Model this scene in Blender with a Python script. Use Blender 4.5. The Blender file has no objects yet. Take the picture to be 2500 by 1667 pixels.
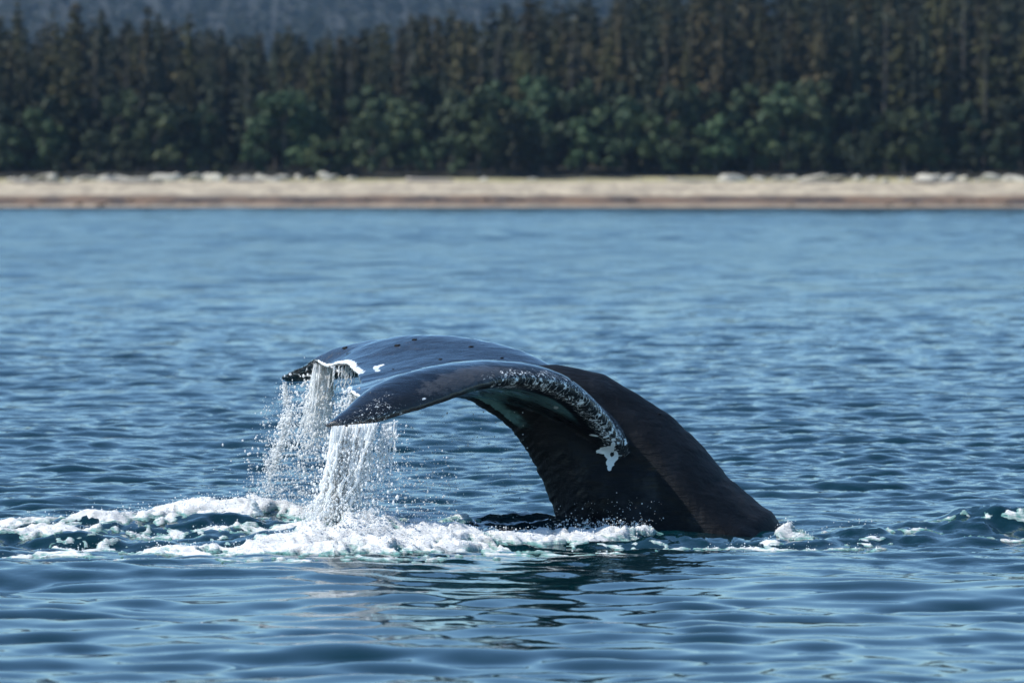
import bpy, math, random
import numpy as np
from mathutils import Vector, kdtree

SC = bpy.context.scene
COL = SC.collection
rng = np.random.default_rng(7)
random.seed(7)

# ------------------------------------------------------------------ camera
CAM_D, CAM_H, FPX, HOR = 40.0, 2.23, 15000.0, 452.0     # metres to the whale, metres above water, focal length and horizon in photo pixels
PITCH = math.atan((833.5 - HOR) / FPX)
cam = bpy.data.cameras.new('camera'); cam_o = bpy.data.objects.new('camera', cam); COL.objects.link(cam_o)
cam.sensor_width = 36.0; cam.lens = FPX / 2500 * 36
cam_o.location = (0, -CAM_D, CAM_H); cam_o.rotation_euler = (math.pi / 2 - PITCH, 0, 0)
cam.clip_start = 0.5; cam.clip_end = 9000
cam.dof.use_dof = True; cam.dof.focus_distance = 39.3; cam.dof.aperture_fstop = 4.3; cam.dof.aperture_blades = 9
SC.camera = cam_o

# ------------------------------------------------------------------ light
SUN_AZ, SUN_EL = 256, 48
w = bpy.data.worlds.new('World'); SC.world = w; w.use_nodes = True
sky = w.node_tree.nodes.new('ShaderNodeTexSky'); sky.sky_type = 'NISHITA'; sky.sun_disc = False
sky.sun_elevation = math.radians(SUN_EL); sky.sun_rotation = math.radians(SUN_AZ)
sky.air_density = 1.0; sky.dust_density = 0.1; sky.ozone_density = 3.0
bgn = w.node_tree.nodes['Background']; bgn.inputs[1].default_value = 0.132
tn = w.node_tree.nodes.new('ShaderNodeMix'); tn.data_type = 'RGBA'; tn.blend_type = 'MULTIPLY'; tn.inputs[0].default_value = 1.0; tn.inputs[7].default_value = (.78, .98, 1.07, 1)   # the cool white balance of the picture
w.node_tree.links.new(sky.outputs[0], tn.inputs[6]); w.node_tree.links.new(tn.outputs[2], bgn.inputs[0])
sun = bpy.data.lights.new('sun', 'SUN'); sun_o = bpy.data.objects.new('sun', sun); COL.objects.link(sun_o)
sun.energy = 4.7; sun.angle = math.radians(0.53); sun.color = (1.0, 0.95, 0.87)
e, a = math.radians(SUN_EL), math.radians(SUN_AZ)
sun_o.rotation_euler = Vector((math.sin(a) * math.cos(e), math.cos(a) * math.cos(e), math.sin(e))).to_track_quat('Z', 'Y').to_euler()
sun_o.location = (20, -20, 40)
vs = SC.view_settings
vs.view_transform = 'Standard'; vs.look = 'None'; vs.gamma = 1.0; vs.use_curve_mapping = False; vs.exposure = 0.36
cy = SC.cycles
cy.use_denoising = True; cy.max_bounces = 10; cy.transmission_bounces = 8; cy.glossy_bounces = 4; cy.diffuse_bounces = 6; cy.volume_bounces = 0
cy.transparent_max_bounces = 12; cy.sample_clamp_indirect = 6.0; cy.caustics_reflective = False; cy.caustics_refractive = False

# ------------------------------------------------------------------ helpers
cp, sp = math.cos(PITCH), math.sin(PITCH)
def at(px, py, Y):
    """photo pixel at world depth Y -> world point"""
    u = (px - 1250) / FPX; v = (833.5 - py) / FPX
    dx, dy, dz = u, cp + v * sp, v * cp - sp
    t = (Y + CAM_D) / dy
    return np.array([t * dx, Y, CAM_H + t * dz])
def wat(px, py, z=0.0):
    """photo pixel on the water plane -> (X, Y)"""
    u = (px - 1250) / FPX; v = (833.5 - py) / FPX
    dx, dy, dz = u, cp + v * sp, v * cp - sp
    t = (z - CAM_H) / dz
    return t * dx, -CAM_D + t * dy
def proj(P):
    P = np.asarray(P); d = P - np.array([0, -CAM_D, CAM_H])
    f = d[..., 1] * cp - d[..., 2] * sp; u = d[..., 1] * sp + d[..., 2] * cp
    return 1250 + FPX * d[..., 0] / f, 833.5 - FPX * u / f

_lat = {}
def vnoise(x, y, seed=0):
    if seed not in _lat: _lat[seed] = np.random.default_rng(1000 + seed).random((256, 256)).astype(np.float32) * 2 - 1
    L = _lat[seed]
    xi = np.floor(x).astype(np.int64); yi = np.floor(y).astype(np.int64)
    fx = (x - xi); fy = (y - yi)
    fx = fx * fx * fx * (fx * (fx * 6 - 15) + 10); fy = fy * fy * fy * (fy * (fy * 6 - 15) + 10)
    a = L[xi & 255, yi & 255]; b = L[(xi + 1) & 255, yi & 255]; c = L[xi & 255, (yi + 1) & 255]; d = L[(xi + 1) & 255, (yi + 1) & 255]
    return (a * (1 - fx) + b * fx) * (1 - fy) + (c * (1 - fx) + d * fx) * fy
def fbm(x, y, o=4, seed=0, g=0.5):
    s = 0; amp = 1.0; n = 0
    for i in range(o):
        s = s + amp * vnoise(x * 2 ** i + 17.3 * i, y * 2 ** i + 9.1 * i, seed + i); n += amp; amp *= g
    return s / n
def sstep(a, b, x):
    t = np.clip((x - a) / (b - a), 0, 1); return t * t * (3 - 2 * t)

def mesh_from(name, V, F, smooth=True):
    """V (n,3) array, F (m,3) or (m,4) array or list"""
    me = bpy.data.meshes.new(name)
    V = np.asarray(V, dtype=np.float32)
    if isinstance(F, np.ndarray):
        k = F.shape[1]
        me.vertices.add(len(V)); me.vertices.foreach_set('co', V.ravel())
        me.loops.add(F.size); me.loops.foreach_set('vertex_index', F.ravel().astype(np.int32))
        me.polygons.add(len(F)); me.polygons.foreach_set('loop_start', np.arange(0, F.size, k, dtype=np.int32))
        me.polygons.foreach_set('loop_total', np.full(len(F), k, dtype=np.int32))
        me.update(calc_edges=True)
    else:
        me.from_pydata([tuple(v) for v in V], [], F)
    if smooth: me.polygons.foreach_set('use_smooth', np.ones(len(me.polygons), dtype=bool))
    me.update()
    return me
def link(name, me, mat=None, parent=None, loc=None):
    o = bpy.data.objects.new(name, me); COL.objects.link(o)
    if mat is not None and me is not None and len(me.materials) == 0: me.materials.append(mat)
    if parent: o.parent = parent
    if loc is not None: o.location = loc
    return o
def tag(o, label=None, cat=None, group=None, kind=None):
    if label: o['label'] = label
    if cat: o['category'] = cat
    if group: o['group'] = group
    if kind: o['kind'] = kind
    return o
def fattr(me, name, arr):
    at_ = me.attributes.new(name, 'FLOAT', 'POINT'); at_.data.foreach_set('value', np.asarray(arr, dtype=np.float32))
def grid_faces(nr, nc):
    i = np.arange(nr * nc).reshape(nr, nc)
    return np.stack([i[:-1, :-1].ravel(), i[:-1, 1:].ravel(), i[1:, 1:].ravel(), i[1:, :-1].ravel()], 1)

class Mat:
    def __init__(s, name):
        s.m = bpy.data.materials.new(name); s.m.use_nodes = True; s.nt = s.m.node_tree; s.n = s.nt.nodes; s.p = s.n['Principled BSDF']
    def node(s, t, **kw):
        n = s.n.new(t)
        for k, v in kw.items():
            if k.startswith('i_'):
                key = k[2:]; key = int(key) if key.isdigit() else key
                s.set(n.inputs[key], v)
            else: setattr(n, k, v)
        return n
    def set(s, sock, v):
        if isinstance(v, bpy.types.NodeSocket): s.nt.links.new(v, sock)
        else: sock.default_value = v
    def P(s, **kw):
        for k, v in kw.items():
            s.set(s.p.inputs[{'base': 'Base Color', 'rough': 'Roughness', 'spec': 'Specular IOR Level', 'ior': 'IOR', 'norm': 'Normal', 'trans': 'Transmission Weight',
                              'coat': 'Coat Weight', 'coatr': 'Coat Roughness', 'sss': 'Subsurface Weight', 'alpha': 'Alpha', 'sheen': 'Sheen Weight'}[k]], v)
    def attr(s, name): return s.node('ShaderNodeAttribute', attribute_name=name).outputs['Fac']
    def attrv(s, name): return s.node('ShaderNodeAttribute', attribute_name=name).outputs['Vector']
    def coord(s): return s.node('ShaderNodeTexCoord').outputs['Object']
    def noise(s, scale, detail=4, rough=0.55, vec=None, dist=0.0):
        n = s.node('ShaderNodeTexNoise', i_Scale=scale, i_Detail=detail, i_Roughness=rough, i_Distortion=dist)
        if vec is not None: s.set(n.inputs['Vector'], vec)
        return n.outputs['Fac']
    def math(s, op, a, b=0.5, c=None, clamp=False):
        n = s.node('ShaderNodeMath', operation=op, use_clamp=clamp); s.set(n.inputs[0], a); s.set(n.inputs[1], b)
        if c is not None: s.set(n.inputs[2], c)
        return n.outputs[0]
    def ramp(s, fac, a, b, lo=0.0, hi=1.0):
        n = s.node('ShaderNodeMapRange', interpolation_type='SMOOTHSTEP'); s.set(n.inputs[0], fac)
        for i, v in enumerate((a, b, lo, hi)): s.set(n.inputs[i + 1], v)
        return n.outputs[0]
    def mix(s, fac, a, b):
        n = s.node('ShaderNodeMix', data_type='RGBA'); s.set(n.inputs[0], fac)
        for k, v in ((6, a), (7, b)): s.set(n.inputs[k], v if isinstance(v, bpy.types.NodeSocket) else (*v, 1.0))
        return n.outputs[2]
    def scale(s, vec, x, y, z):
        n = s.node('ShaderNodeVectorMath', operation='MULTIPLY'); s.set(n.inputs[0], vec); n.inputs[1].default_value = (x, y, z); return n.outputs[0]
    def bump(s, h, strength, dist, norm=None):
        n = s.node('ShaderNodeBump', i_Strength=strength, i_Distance=dist); s.set(n.inputs['Height'], h)
        if norm is not None: s.set(n.inputs['Normal'], norm)
        return n.outputs[0]
def col4(c): return (*c, 1.0)

# ------------------------------------------------------------------ sea surface
def wave_set(n, lmin, lmax, slope, dir0, spread, seed, tilt=0.0):
    r = np.random.default_rng(seed)
    lam = np.exp(r.uniform(math.log(lmin), math.log(lmax), n)); k = 2 * math.pi / lam
    th = dir0 + r.normal(0, spread, n)
    sl = slope * math.sqrt(2 / n) * (lam / math.sqrt(lmin * lmax)) ** tilt * r.uniform(0.6, 1.4, n)
    return np.stack([k * np.cos(th), k * np.sin(th), sl / k, r.uniform(0, 6.28, n), lam], 1)
LONG = wave_set(34, 0.8, 4.5, 0.045, math.radians(-97), 0.5, 3)
MIDW = wave_set(46, 0.30, 0.8, 0.125, math.radians(-84), 0.5, 4)
SHORT = wave_set(56, 0.12, 0.32, 0.15, math.radians(-78), 0.75, 5)
# slow humps of the disturbed water: photo px, py, half width x (m), half depth y (m), height (m)
HUMPS = [(120, 1330, .75, .45, .07), (330, 1300, .8, .5, .05), (640, 1280, .7, .45, .07), (480, 1285, .5, .35, .05), (820, 1335, .55, .4, .09), (1000, 1330, .6, .35, .07),
         (1240, 1300, .55, .3, .045), (1380, 1300, .5, .35, .03), (1120, 1300, .5, .3, .04),
         (200, 1400, 1.3, .35, .04), (700, 1410, 1.3, .35, .035),
         (1990, 1276, .20, .25, .05), (2060, 1300, .4, .3, .03), (2400, 1300, .42, .3, .06), (2520, 1302, .5, .3, .07), (2230, 1306, .4, .3, .03),
         (1350, 1392, .45, .35, .035), (1700, 1318, .45, .4, -.06), (1895, 1305, .3, .4, -.07)]
HW = [(wat(p, q)[0], wat(p, q)[1], a, b, h) for p, q, a, b, h in HUMPS]
def turb(x, y):
    """how churned the water is (0..1) around the tail"""
    t = np.zeros_like(x)
    for (p, q, a, b) in [(100, 1320, 1.0, .9), (350, 1310, 1.0, .9), (600, 1310, .9, 1.1), (850, 1320, .8, .9), (1080, 1310, .7, .5), (1300, 1305, .6, .5), (1480, 1310, .5, .4),
                         (1700, 1322, .6, .35), (1950, 1322, .5, .45), (2150, 1318, .5, .45), (2380, 1305, .6, .5), (2560, 1305, .6, .5)]:
        cx, cy_ = wat(p, q); t = np.maximum(t, np.exp(-((x - cx) / a) ** 2 - ((y - cy_) / b) ** 4))
    return t
def sea(x, y, spacing=None, chop=True):
    d = y + CAM_D
    x = x.astype(np.float32); y = y.astype(np.float32)
    z = np.zeros_like(x); ox = np.zeros_like(x); oy = np.zeros_like(x)
    gust = 0.85 + 0.5 * fbm(x / 7.0 + 3, y / 16.0, 3, 40)
    slick = 1 - 0.5 * sstep(0.30, 0.42, np.abs(fbm(x / 30.0, y / 9.0 + 5, 2, 60)) + 0.12) * 0
    calm = sstep(-2.5, -6.0, y)                      # the smooth footprint in front of the whale
    lee = np.exp(-((x - 0.6) / 1.6) ** 2 - ((y - 1.2) / 1.3) ** 2)
    lee = np.maximum(lee, .8 * np.exp(-((x - 0.5) / 1.7) ** 2 - ((y + 4.0) / 2.6) ** 2))
    gs = [(LONG, 1.0 - 0.1 * calm + (1.5 * sstep(60, 170, d) * (.75 + .9 * fbm(x / 40.0 + 8, y / 55.0, 3, 44))).astype(np.float32)), (MIDW, gust * (1 - 0.25 * calm) * (1 - .5 * lee)), (SHORT, gust * (1 - 0.7 * calm) * (1 - .6 * lee))]
    for W, amp in gs:
        sz = np.zeros_like(x); sx = np.zeros_like(x); sy = np.zeros_like(x)
        for kx, ky, a_, ph, lam in W:
            arg = (kx * x + ky * y + ph).astype(np.float32)
            A = a_
            if spacing is not None:
                f = np.clip((lam / spacing - 2.0) / 2.0, 0, 1); A = a_ * f
            sz += A * np.cos(arg)
            if chop:
                s_ = A * np.sin(arg); k = math.hypot(kx, ky); sx -= s_ * kx / k; sy -= s_ * ky / k
        z += sz * amp; ox += sx * amp; oy += sy * amp
    near = (d < 60)
    if near.any():
        xs, ys = x[near], y[near]; h = np.zeros_like(xs)
        for cx, cy_, a_, b_, hh in HW: h += hh * np.exp(-((xs - cx) / a_) ** 2 - ((ys - cy_) / b_) ** 2)
        t = turb(xs, ys)
        rid = 1 - np.abs(fbm(xs / .55 + 4, ys / .5, 4, 70)) * 2.2
        h += t * (0.075 * fbm(xs / .45, ys / .4, 5, 50, .62) + 0.035 * rid + .03 * fbm(xs / .13, ys / .16, 3, 55))
        z[near] += h
    return z, -0.9 * ox, -0.9 * oy

def build_sea():
    def part(dist, cu, gain):
        D, U = np.meshgrid(dist, cu, indexing='ij')
        X = U * (1250 / FPX) * np.maximum(D, 12); Y = D - CAM_D
        SPC = np.broadcast_to(np.gradient(dist)[:, None], D.shape)
        SPC = np.maximum(SPC * gain, np.gradient(cu)[None, :] * (1250 / FPX) * D * .9)
        z, ox, oy = sea(X.ravel(), Y.ravel(), SPC.ravel().astype(np.float32))
        z = z * (1 - sstep(596, 618, D.ravel()))
        return np.stack([X.ravel() + ox, Y.ravel() + oy, z], 1), grid_faces(*D.shape)
    def cols(half, n): e_ = np.geomspace(half * 1.04, 14, 24); return np.concatenate([-e_[::-1], np.linspace(-half, half, n), e_])
    d2 = [50.0]
    while d2[-1] < 57: d2.append(d2[-1] + .055 * (d2[-1] / 50) ** 1.5)
    d3 = [56.9]
    while d3[-1] < 110: d3.append(d3[-1] + .06 * (d3[-1] / 50) ** 1.5)
    d4 = [109.6]
    while d4[-1] < 655: d4.append(d4[-1] + .25 * (d4[-1] / 110) ** .8)
    parts = [part(np.concatenate([[0.5, 5, 10, 15, 19, 21.5], np.arange(23.0, 36, .065), np.arange(36, 50, .05), d2]), cols(1.4, 410), .9), part(np.array(d3), cols(1.9, 430), .9), part(np.array(d4), cols(2.5, 270), .8)]
    V, F, b = [], [], 0
    for v, f in parts: V.append(v); F.append(f + b); b += len(v)
    return mesh_from('water', np.concatenate(V), np.concatenate(F))
m = Mat('sea_water')
co = m.coord()
geo = m.node('ShaderNodeNewGeometry')
n1 = m.noise(7.0, 3, .5, m.scale(co, 1, 0.8, 1)); n2 = m.noise(2.3, 3, .55, m.scale(co, 1, .8, 1))
sepc = m.node('ShaderNodeSeparateXYZ'); m.set(sepc.inputs[0], co)
far = m.ramp(sepc.outputs[1], 8.0, 70.0)
nearcalm = m.ramp(sepc.outputs[1], -7.0, -2.0, .12, 1.0)
b1 = m.bump(n1, m.math('MULTIPLY', nearcalm, .35), .03)
b2 = m.bump(n2, m.math('MULTIPLY', far, .7), .08, b1)
n3 = m.noise(.30, 4, .6, m.scale(co, 1, .45, 1)); far2 = m.ramp(sepc.outputs[1], 30.0, 160.0)
b3 = m.bump(n3, m.math('MULTIPLY', far2, .25), .4, b2)
m.P(base=col4((.0008, .016, .022)), rough=m.math('MULTIPLY_ADD', m.ramp(sepc.outputs[1], 25.0, 160.0), m.math('MULTIPLY_ADD', m.noise(.05, 4, .6, m.scale(co, 1, .35, 1)), .22, .0), .03), ior=1.333, norm=b3)
M_SEA = m.m
sea_o = tag(link('water', build_sea(), M_SEA), 'rippled blue sea water filling the lower picture', kind='structure')

# ------------------------------------------------------------------ shore, hills
SH = 618.0   # metres from camera to the far waterline
def shore_y(x): return (SH - CAM_D) + 1.2 * fbm(x / 25.0, x * 0 + 3.1, 3, 90)
def beach_z(x, s):
    """height of the beach s metres inland of the waterline"""
    z = np.interp(s, [-60, -8, 0, 6, 16, 30, 44, 60], [-4, -.6, 0, .6, 1.45, 2.4, 2.95, 3.6])
    return z + sstep(0, 4, s) * .16 * fbm(x / 4.0, s / 3.0, 4, 95)
xs = np.concatenate([np.linspace(-700, -130, 40), np.linspace(-125, 125, 360), np.linspace(130, 700, 40)]); ss = np.concatenate([np.linspace(-60, -2, 12), np.linspace(-1, 50, 90)])
X, S = np.meshgrid(xs, ss); X = X.T; S = S.T
V = np.stack([X.ravel(), (shore_y(X) + S).ravel(), beach_z(X, S).ravel()], 1)
me = mesh_from('beach', V, grid_faces(*X.shape)[:, ::-1].copy())
fattr(me, 'inland', S.ravel())
m = Mat('beach_gravel'); co = m.coord(); inl = m.attr('inland')
wob = m.math('MULTIPLY_ADD', m.noise(.07, 4, .6), 9.0, -4.5); sw = m.math('ADD', inl, wob)
nz = m.noise(.45, 5, .65, m.scale(co, 1, .35, 1)); fine = m.noise(2.2, 4, .6)
gravel = m.mix(m.ramp(nz, .35, .68), (.47, .395, .28), (.26, .215, .155))
gravel = m.mix(m.ramp(fine, .5, .75, 0, .4), gravel, (.60, .53, .43))
weed = m.mix(m.ramp(m.noise(.22, 4, .6, m.scale(co, 1, .5, 1)), .36, .60), (.034, .021, .016), (.15, .09, .05))
wm = m.math('MULTIPLY', m.ramp(sw, 14.0, 9.5), m.ramp(m.noise(.05, 4, .6, m.scale(co, 1, .35, 1)), .26, .40))
wm = m.math('MULTIPLY', wm, m.ramp(sw, .5, 3.5, .35, 1))
c = m.mix(wm, gravel, weed)
grass = m.math('MULTIPLY', m.ramp(sw, 30.0, 36.0), m.ramp(m.noise(.05, 3), .385, .48))
c = m.mix(grass, c, (.21, .22, .05))
spk = m.noise(.9, 5, .7, m.scale(co, 1, .5, 1)); c = m.mix(m.ramp(spk, .52, .66, 0, .55), c, (.13, .105, .08))
m.P(base=c, rough=.9, norm=m.bump(fine, .6, .2))
M_BEACH = m.m
tag(link('beach', me, M_BEACH), 'pale gravel beach with brown weed along the waterline', kind='structure')

def hill_z(x, s):
    """terrain s metres inland: flat wood floor, then a hill, higher to the right"""
    base = np.interp(s, [0, 44, 60, 90, 140, 200], [-2, 3.0, 3.9, 5.0, 7.5, 9.0])
    rise = np.interp(s, [70, 130, 200, 320], [0, 4, 11, 14]) * (0.25 + 1.2 * sstep(-20, 60, x))
    far = np.interp(s, [320, 1500, 2400, 3400, 4600], [0, 6, 55, 150, 260]) * (1 + .35 * fbm(x / 420.0, s / 700.0, 3, 120))
    return base + rise + far + 1.2 * fbm(x / 30.0, s / 30.0, 3, 121) * sstep(50, 90, s)
xs = np.concatenate([np.linspace(-1800, -160, 50), np.linspace(-150, 150, 80), np.linspace(160, 1800, 50)]); ss = np.concatenate([np.linspace(40, 300, 70), np.geomspace(305, 4700, 70)])
X, S = np.meshgrid(xs, ss); X = X.T; S = S.T
V = np.stack([X.ravel(), (SH - CAM_D + S).ravel(), hill_z(X, S).ravel()], 1)
me = mesh_from('hillside', V, grid_faces(*X.shape)[:, ::-1].copy())
m = Mat('forest_floor'); c = m.mix(m.noise(.2, 5, .6), (.010, .014, .007), (.022, .018, .011)); m.P(base=c, rough=1.0)
M_FLOOR = m.m
tag(link('hillside', me, M_FLOOR), 'wooded ground rising behind the beach', kind='structure')

# ------------------------------------------------------------------ trees
def leaf_mat(name, c1, c2, c3):
    m = Mat(name); oi = m.node('ShaderNodeObjectInfo'); co = m.coord()
    n = m.noise(.55, 3, .6); n2 = m.noise(3.0, 2, .5)
    c = m.mix(m.ramp(n, .35, .65), c1, c2); c = m.mix(m.ramp(n2, .52, .72, 0, .6), c, c3)
    mul = m.node('ShaderNodeMix', data_type='RGBA', blend_type='MULTIPLY'); mul.inputs[0].default_value = 1.0
    m.set(mul.inputs[6], c); m.set(mul.inputs[7], oi.outputs['Color'])
    m.P(base=mul.outputs[2], rough=.7, spec=.25); return m.m
M_CON = leaf_mat('spruce_needles', (.018, .024, .013), (.036, .036, .021), (.056, .050, .034))
M_ALD = leaf_mat('alder_leaves', (.020, .037, .018), (.037, .060, .026), (.080, .105, .044))
m = Mat('tree_bark'); c = m.mix(m.noise(3.0, 4, .6), (.04, .034, .028), (.095, .085, .074)); m.P(base=c, rough=.9); M_BARK = m.m

def quads_to_mesh(name, C, A, B):
    """centres, half axes a and b -> quad soup"""
    C, A, B = map(np.asarray, (C, A, B)); n = len(C)
    V = np.stack([C - A - B, C + A - B * .6, C + A + B, C - A + B * .6], 1).reshape(-1, 3)
    F = np.arange(4 * n).reshape(n, 4)
    return mesh_from(name, V, F, smooth=False)
def unit(v): return v / np.linalg.norm(v, axis=-1, keepdims=True)
def conifer_quads(r, h, rad, whorls, per, sparse=1.0, first=.12, sz=1.0):
    C, A, B = [], [], []
    for i in range(whorls):
        t = (i + r.uniform(-.3, .3)) / (whorls - 1); t = min(max(t, 0), 1); zc = h * (first + (1 - first) * t * .985)
        R = rad * (1.03 - t) ** .75 * r.uniform(.6, 1.15) + .12
        for j in range(per):
            if r.random() > sparse: continue
            an = r.uniform(0, 6.283); droop = r.uniform(.1, .5); L = R * r.uniform(.35, 1.05)
            cc = np.array([math.cos(an) * L, math.sin(an) * L, zc - droop * L]); cr = .16 * R + .16
            for k in range(5):
                v = unit(r.normal(0, 1, 3)); p = cc + v * cr * np.array([1, 1, .55]); n = unit(v + r.normal(0, .5, 3) + np.array([0, 0, .5]))
                a_ = unit(np.cross(n, r.normal(0, 1, 3))); b_ = np.cross(n, a_); q = (.13 * R + .10) * r.uniform(.7, 1.3)
                C.append(p); A.append(a_ * q); B.append(b_ * q * .7 * sz)
    return C, A, B
def core_cone(r, h, rad, first):  # solid cone added inside the crown to block light between the needles
    V, F, n = [], [], 7
    lv = np.linspace(first, .97, 9)
    for i, t in enumerate(lv):
        q = rad * .30 * (1 - (t - first) / (1.02 - first)) ** .85 * (1.25 if i % 2 == 0 else .8)
        for k in range(n): V.append((q * r.uniform(.7, 1.2) * math.cos(k * 6.283 / n), q * r.uniform(.7, 1.2) * math.sin(k * 6.283 / n), h * t))
    for i in range(8):
        for k in range(n): F.append((i * n + k, i * n + (k + 1) % n, (i + 1) * n + (k + 1) % n, (i + 1) * n + k))
    return np.array(V), np.array(F)
def conifer_mesh(name, r, h, rad, wh, per, sparse, first):
    C, A, B = map(np.array, conifer_quads(r, h, rad, wh, per, sparse, first))
    V = np.stack([C - A - B, C + A - B * .6, C + A + B, C - A + B * .6], 1).reshape(-1, 3); F = np.arange(len(V)).reshape(-1, 4)
    V2, F2 = core_cone(r, h, rad, first)
    return mesh_from(name, np.concatenate([V, V2]), np.concatenate([F, F2 + len(V)]), smooth=False)
def alder_quads(r, h, rad, clumps=20, leaves=46):
    C, A, B = [], [], []
    for i in range(clumps):
        zc = h * r.uniform(.18, .92); rr = rad * (1 - abs(zc / h - .5) ** 1.6 * 1.5)
        an = r.uniform(0, 6.283); q = rr * math.sqrt(r.random()) * .95
        cc = np.array([math.cos(an) * q, math.sin(an) * q, zc]); cr = r.uniform(.55, 1.15) * rad * .38
        for j in range(leaves):
            v = unit(r.normal(0, 1, 3)); p = cc + v * cr * r.uniform(.55, 1.05) * np.array([1, 1, .8])
            n = unit(v + r.normal(0, .5, 3) + np.array([0, 0, .35])); a_ = unit(np.cross(n, r.normal(0, 1, 3))); b_ = np.cross(n, a_)
            s = r.uniform(.16, .34); C.append(p); A.append(a_ * s); B.append(b_ * s * .8)
    return C, A, B
def trunk_mesh(name, h, r0, limbs, r, top=.03, spread=1.6, limb_from=.25):
    V, F = [], []
    def tube(pts, rad):
        b = len(V); n = 6
        for p, q in zip(pts, rad):
            for k in range(n): V.append((p[0] + q * math.cos(k * 6.283 / n), p[1] + q * math.sin(k * 6.283 / n), p[2]))
        for i in range(len(pts) - 1):
            for k in range(n): F.append((b + i * n + k, b + i * n + (k + 1) % n, b + (i + 1) * n + (k + 1) % n, b + (i + 1) * n + k))
    wob = [np.array([r.normal(0, .12), r.normal(0, .12), h * t - (.4 if t == 0 else 0)]) for t in np.linspace(0, 1, 6)]; wob[0][:2] = 0
    tube(wob, [r0 * (1 - t) + top * t for t in np.linspace(0, 1, 6)])
    for i in range(limbs):
        t = r.uniform(limb_from, .85); p = np.array([0, 0, h * t]); an = r.uniform(0, 6.28); L = spread * (1.1 - t)
        e_ = p + np.array([math.cos(an) * L, math.sin(an) * L, L * r.uniform(-.1, .6)])
        tube([p, (p + e_) / 2 + np.array([0, 0, .1]), e_], [r0 * .35, r0 * .22, .02])
    return mesh_from(name, np.array(V), F)
CON, ALD, SNAG = [], [], []
for i in range(7):
    r = np.random.default_rng(200 + i); h = 16.0
    CON.append((conifer_mesh('spruce_crown', r, h, r.uniform(2.0, 3.1), 20, 7, r.uniform(.65, .95), r.uniform(.06, .2)), trunk_mesh('spruce_trunk', h, .24, 10, r, spread=1.5, limb_from=.1)))
for i in range(6):
    r = np.random.default_rng(300 + i); h = 8.0
    ALD.append((quads_to_mesh('alder_crown', *alder_quads(r, h, r.uniform(2.1, 2.8), 22, 50)), trunk_mesh('alder_trunk', h * .85, .15, 9, r, spread=2.2)))
for i in range(2):
    r = np.random.default_rng(400 + i); h = 14.0
    SNAG.append((quads_to_mesh('snag_twigs', *conifer_quads(r, h, 1.2, 16, 3, .5, .3, .35)), trunk_mesh('snag_trunk', h, .22, 22, r, spread=1.5, limb_from=.2)))
def ground_at(x, s): return float(max(hill_z(np.array([x]), np.array([s]))[0], beach_z(np.array([x]), np.array([min(s, 50.)]))[0] if s < 50 else -9))
TREES = []
def tree(kind, x, s, h, tint, wscale=1.0):
    crown, trunk = random.choice({'con': CON, 'ald': ALD, 'snag': SNAG}[kind]); h0 = {'con': 16.0, 'ald': 8.0, 'snag': 14.0}[kind]
    nm = {'con': 'spruce_tree', 'ald': 'alder_tree', 'snag': 'dead_tree'}[kind]
    o = bpy.data.objects.new(nm, None); COL.objects.link(o); o.empty_display_size = .5
    o.location = (x, SH - CAM_D + s, ground_at(x, s) - .15); k = h / h0; o.scale = (k * wscale, k * wscale, k); o.rotation_euler = (0, 0, random.uniform(0, 6.28))
    c = link('crown', crown, M_ALD if kind == 'ald' else M_CON, o); c.color = (*tint, 1)
    link('trunk', trunk, M_BARK, o)
    TREES.append((x, s, h, kind, o, tint)); return o
rt = random.Random(11)
def tint_con(x):
    q = rt.random(); b = rt.uniform(.5, 1.45)
    if q < .34: return (1.65 * b, 1.25 * b, .95 * b)       # browned, cone laden
    if q < .65: return (1.35 * b, 1.2 * b, .7 * b)
    return (.85 * b, 1.0 * b, 1.0 * b)
# rows: x range of the frame at 660 m is about +-57 m
x = -57.0
while x < 57:                                             # alders along the back of the beach
    h = rt.uniform(3.6, 9.4) * (1.12 if -30 < x < 25 else .85); b = rt.uniform(.5, 1.5) * (1.0 if -28 < x < 30 else .7)
    tree('ald', x + rt.uniform(-.8, .8), rt.uniform(44, 49), h, (b * rt.uniform(.85, 1.2), b, b * rt.uniform(.8, 1.1)), rt.uniform(.85, 1.15)); x += rt.uniform(2.6, 4.2)
x = -57.5
while x < 58:
    h = rt.uniform(8.0, 11.5) * (1.0 if -35 < x < 35 else .85); b = rt.uniform(.45, 1.4) * (1.0 if -28 < x < 30 else .7)
    tree('ald', x + rt.uniform(-1, 1), rt.uniform(52, 57), h, (b * rt.uniform(.85, 1.2), b, b), rt.uniform(.75, 1.0)); x += rt.uniform(3.6, 6.0)
def top_line(x):
    """metres above the water of the skyline of the near wood, after the photo"""
    return np.interp(x, [-58, -40, -30, -22, -14, -4, 4, 12, 25, 40, 58], [22.4, 21.9, 20.4, 20.0, 22.2, 23.4, 24.4, 25.2, 27, 28, 28])
for s, step, f in ((58, 3.6, .78), (64, 3.3, .88), (71, 3.1, .95), (79, 3.0, 1.0), (88, 3.0, 1.02)):
    x = -58 + rt.uniform(0, 3)
    while x < 59:
        g = ground_at(x, s); h = (top_line(x) - g) * f * rt.uniform(.76, 1.06)
        if rt.random() < .13: tree('snag', x, s, h * .95, (2.6, 2.3, 2.1))
        else: tree('con', x + rt.uniform(-.8, .8), s + rt.uniform(-2, 2), h, tint_con(x), rt.uniform(.85, 1.15))
        x += step * rt.uniform(.8, 1.25)
ORD = ['leftmost', 'second', 'third', 'fourth', 'fifth', 'sixth', 'seventh', 'eighth', 'ninth', 'tenth', 'eleventh', 'twelfth', 'thirteenth', 'fourteenth', 'fifteenth', 'sixteenth', 'seventeenth',
       'eighteenth', 'nineteenth', 'twentieth']
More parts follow.
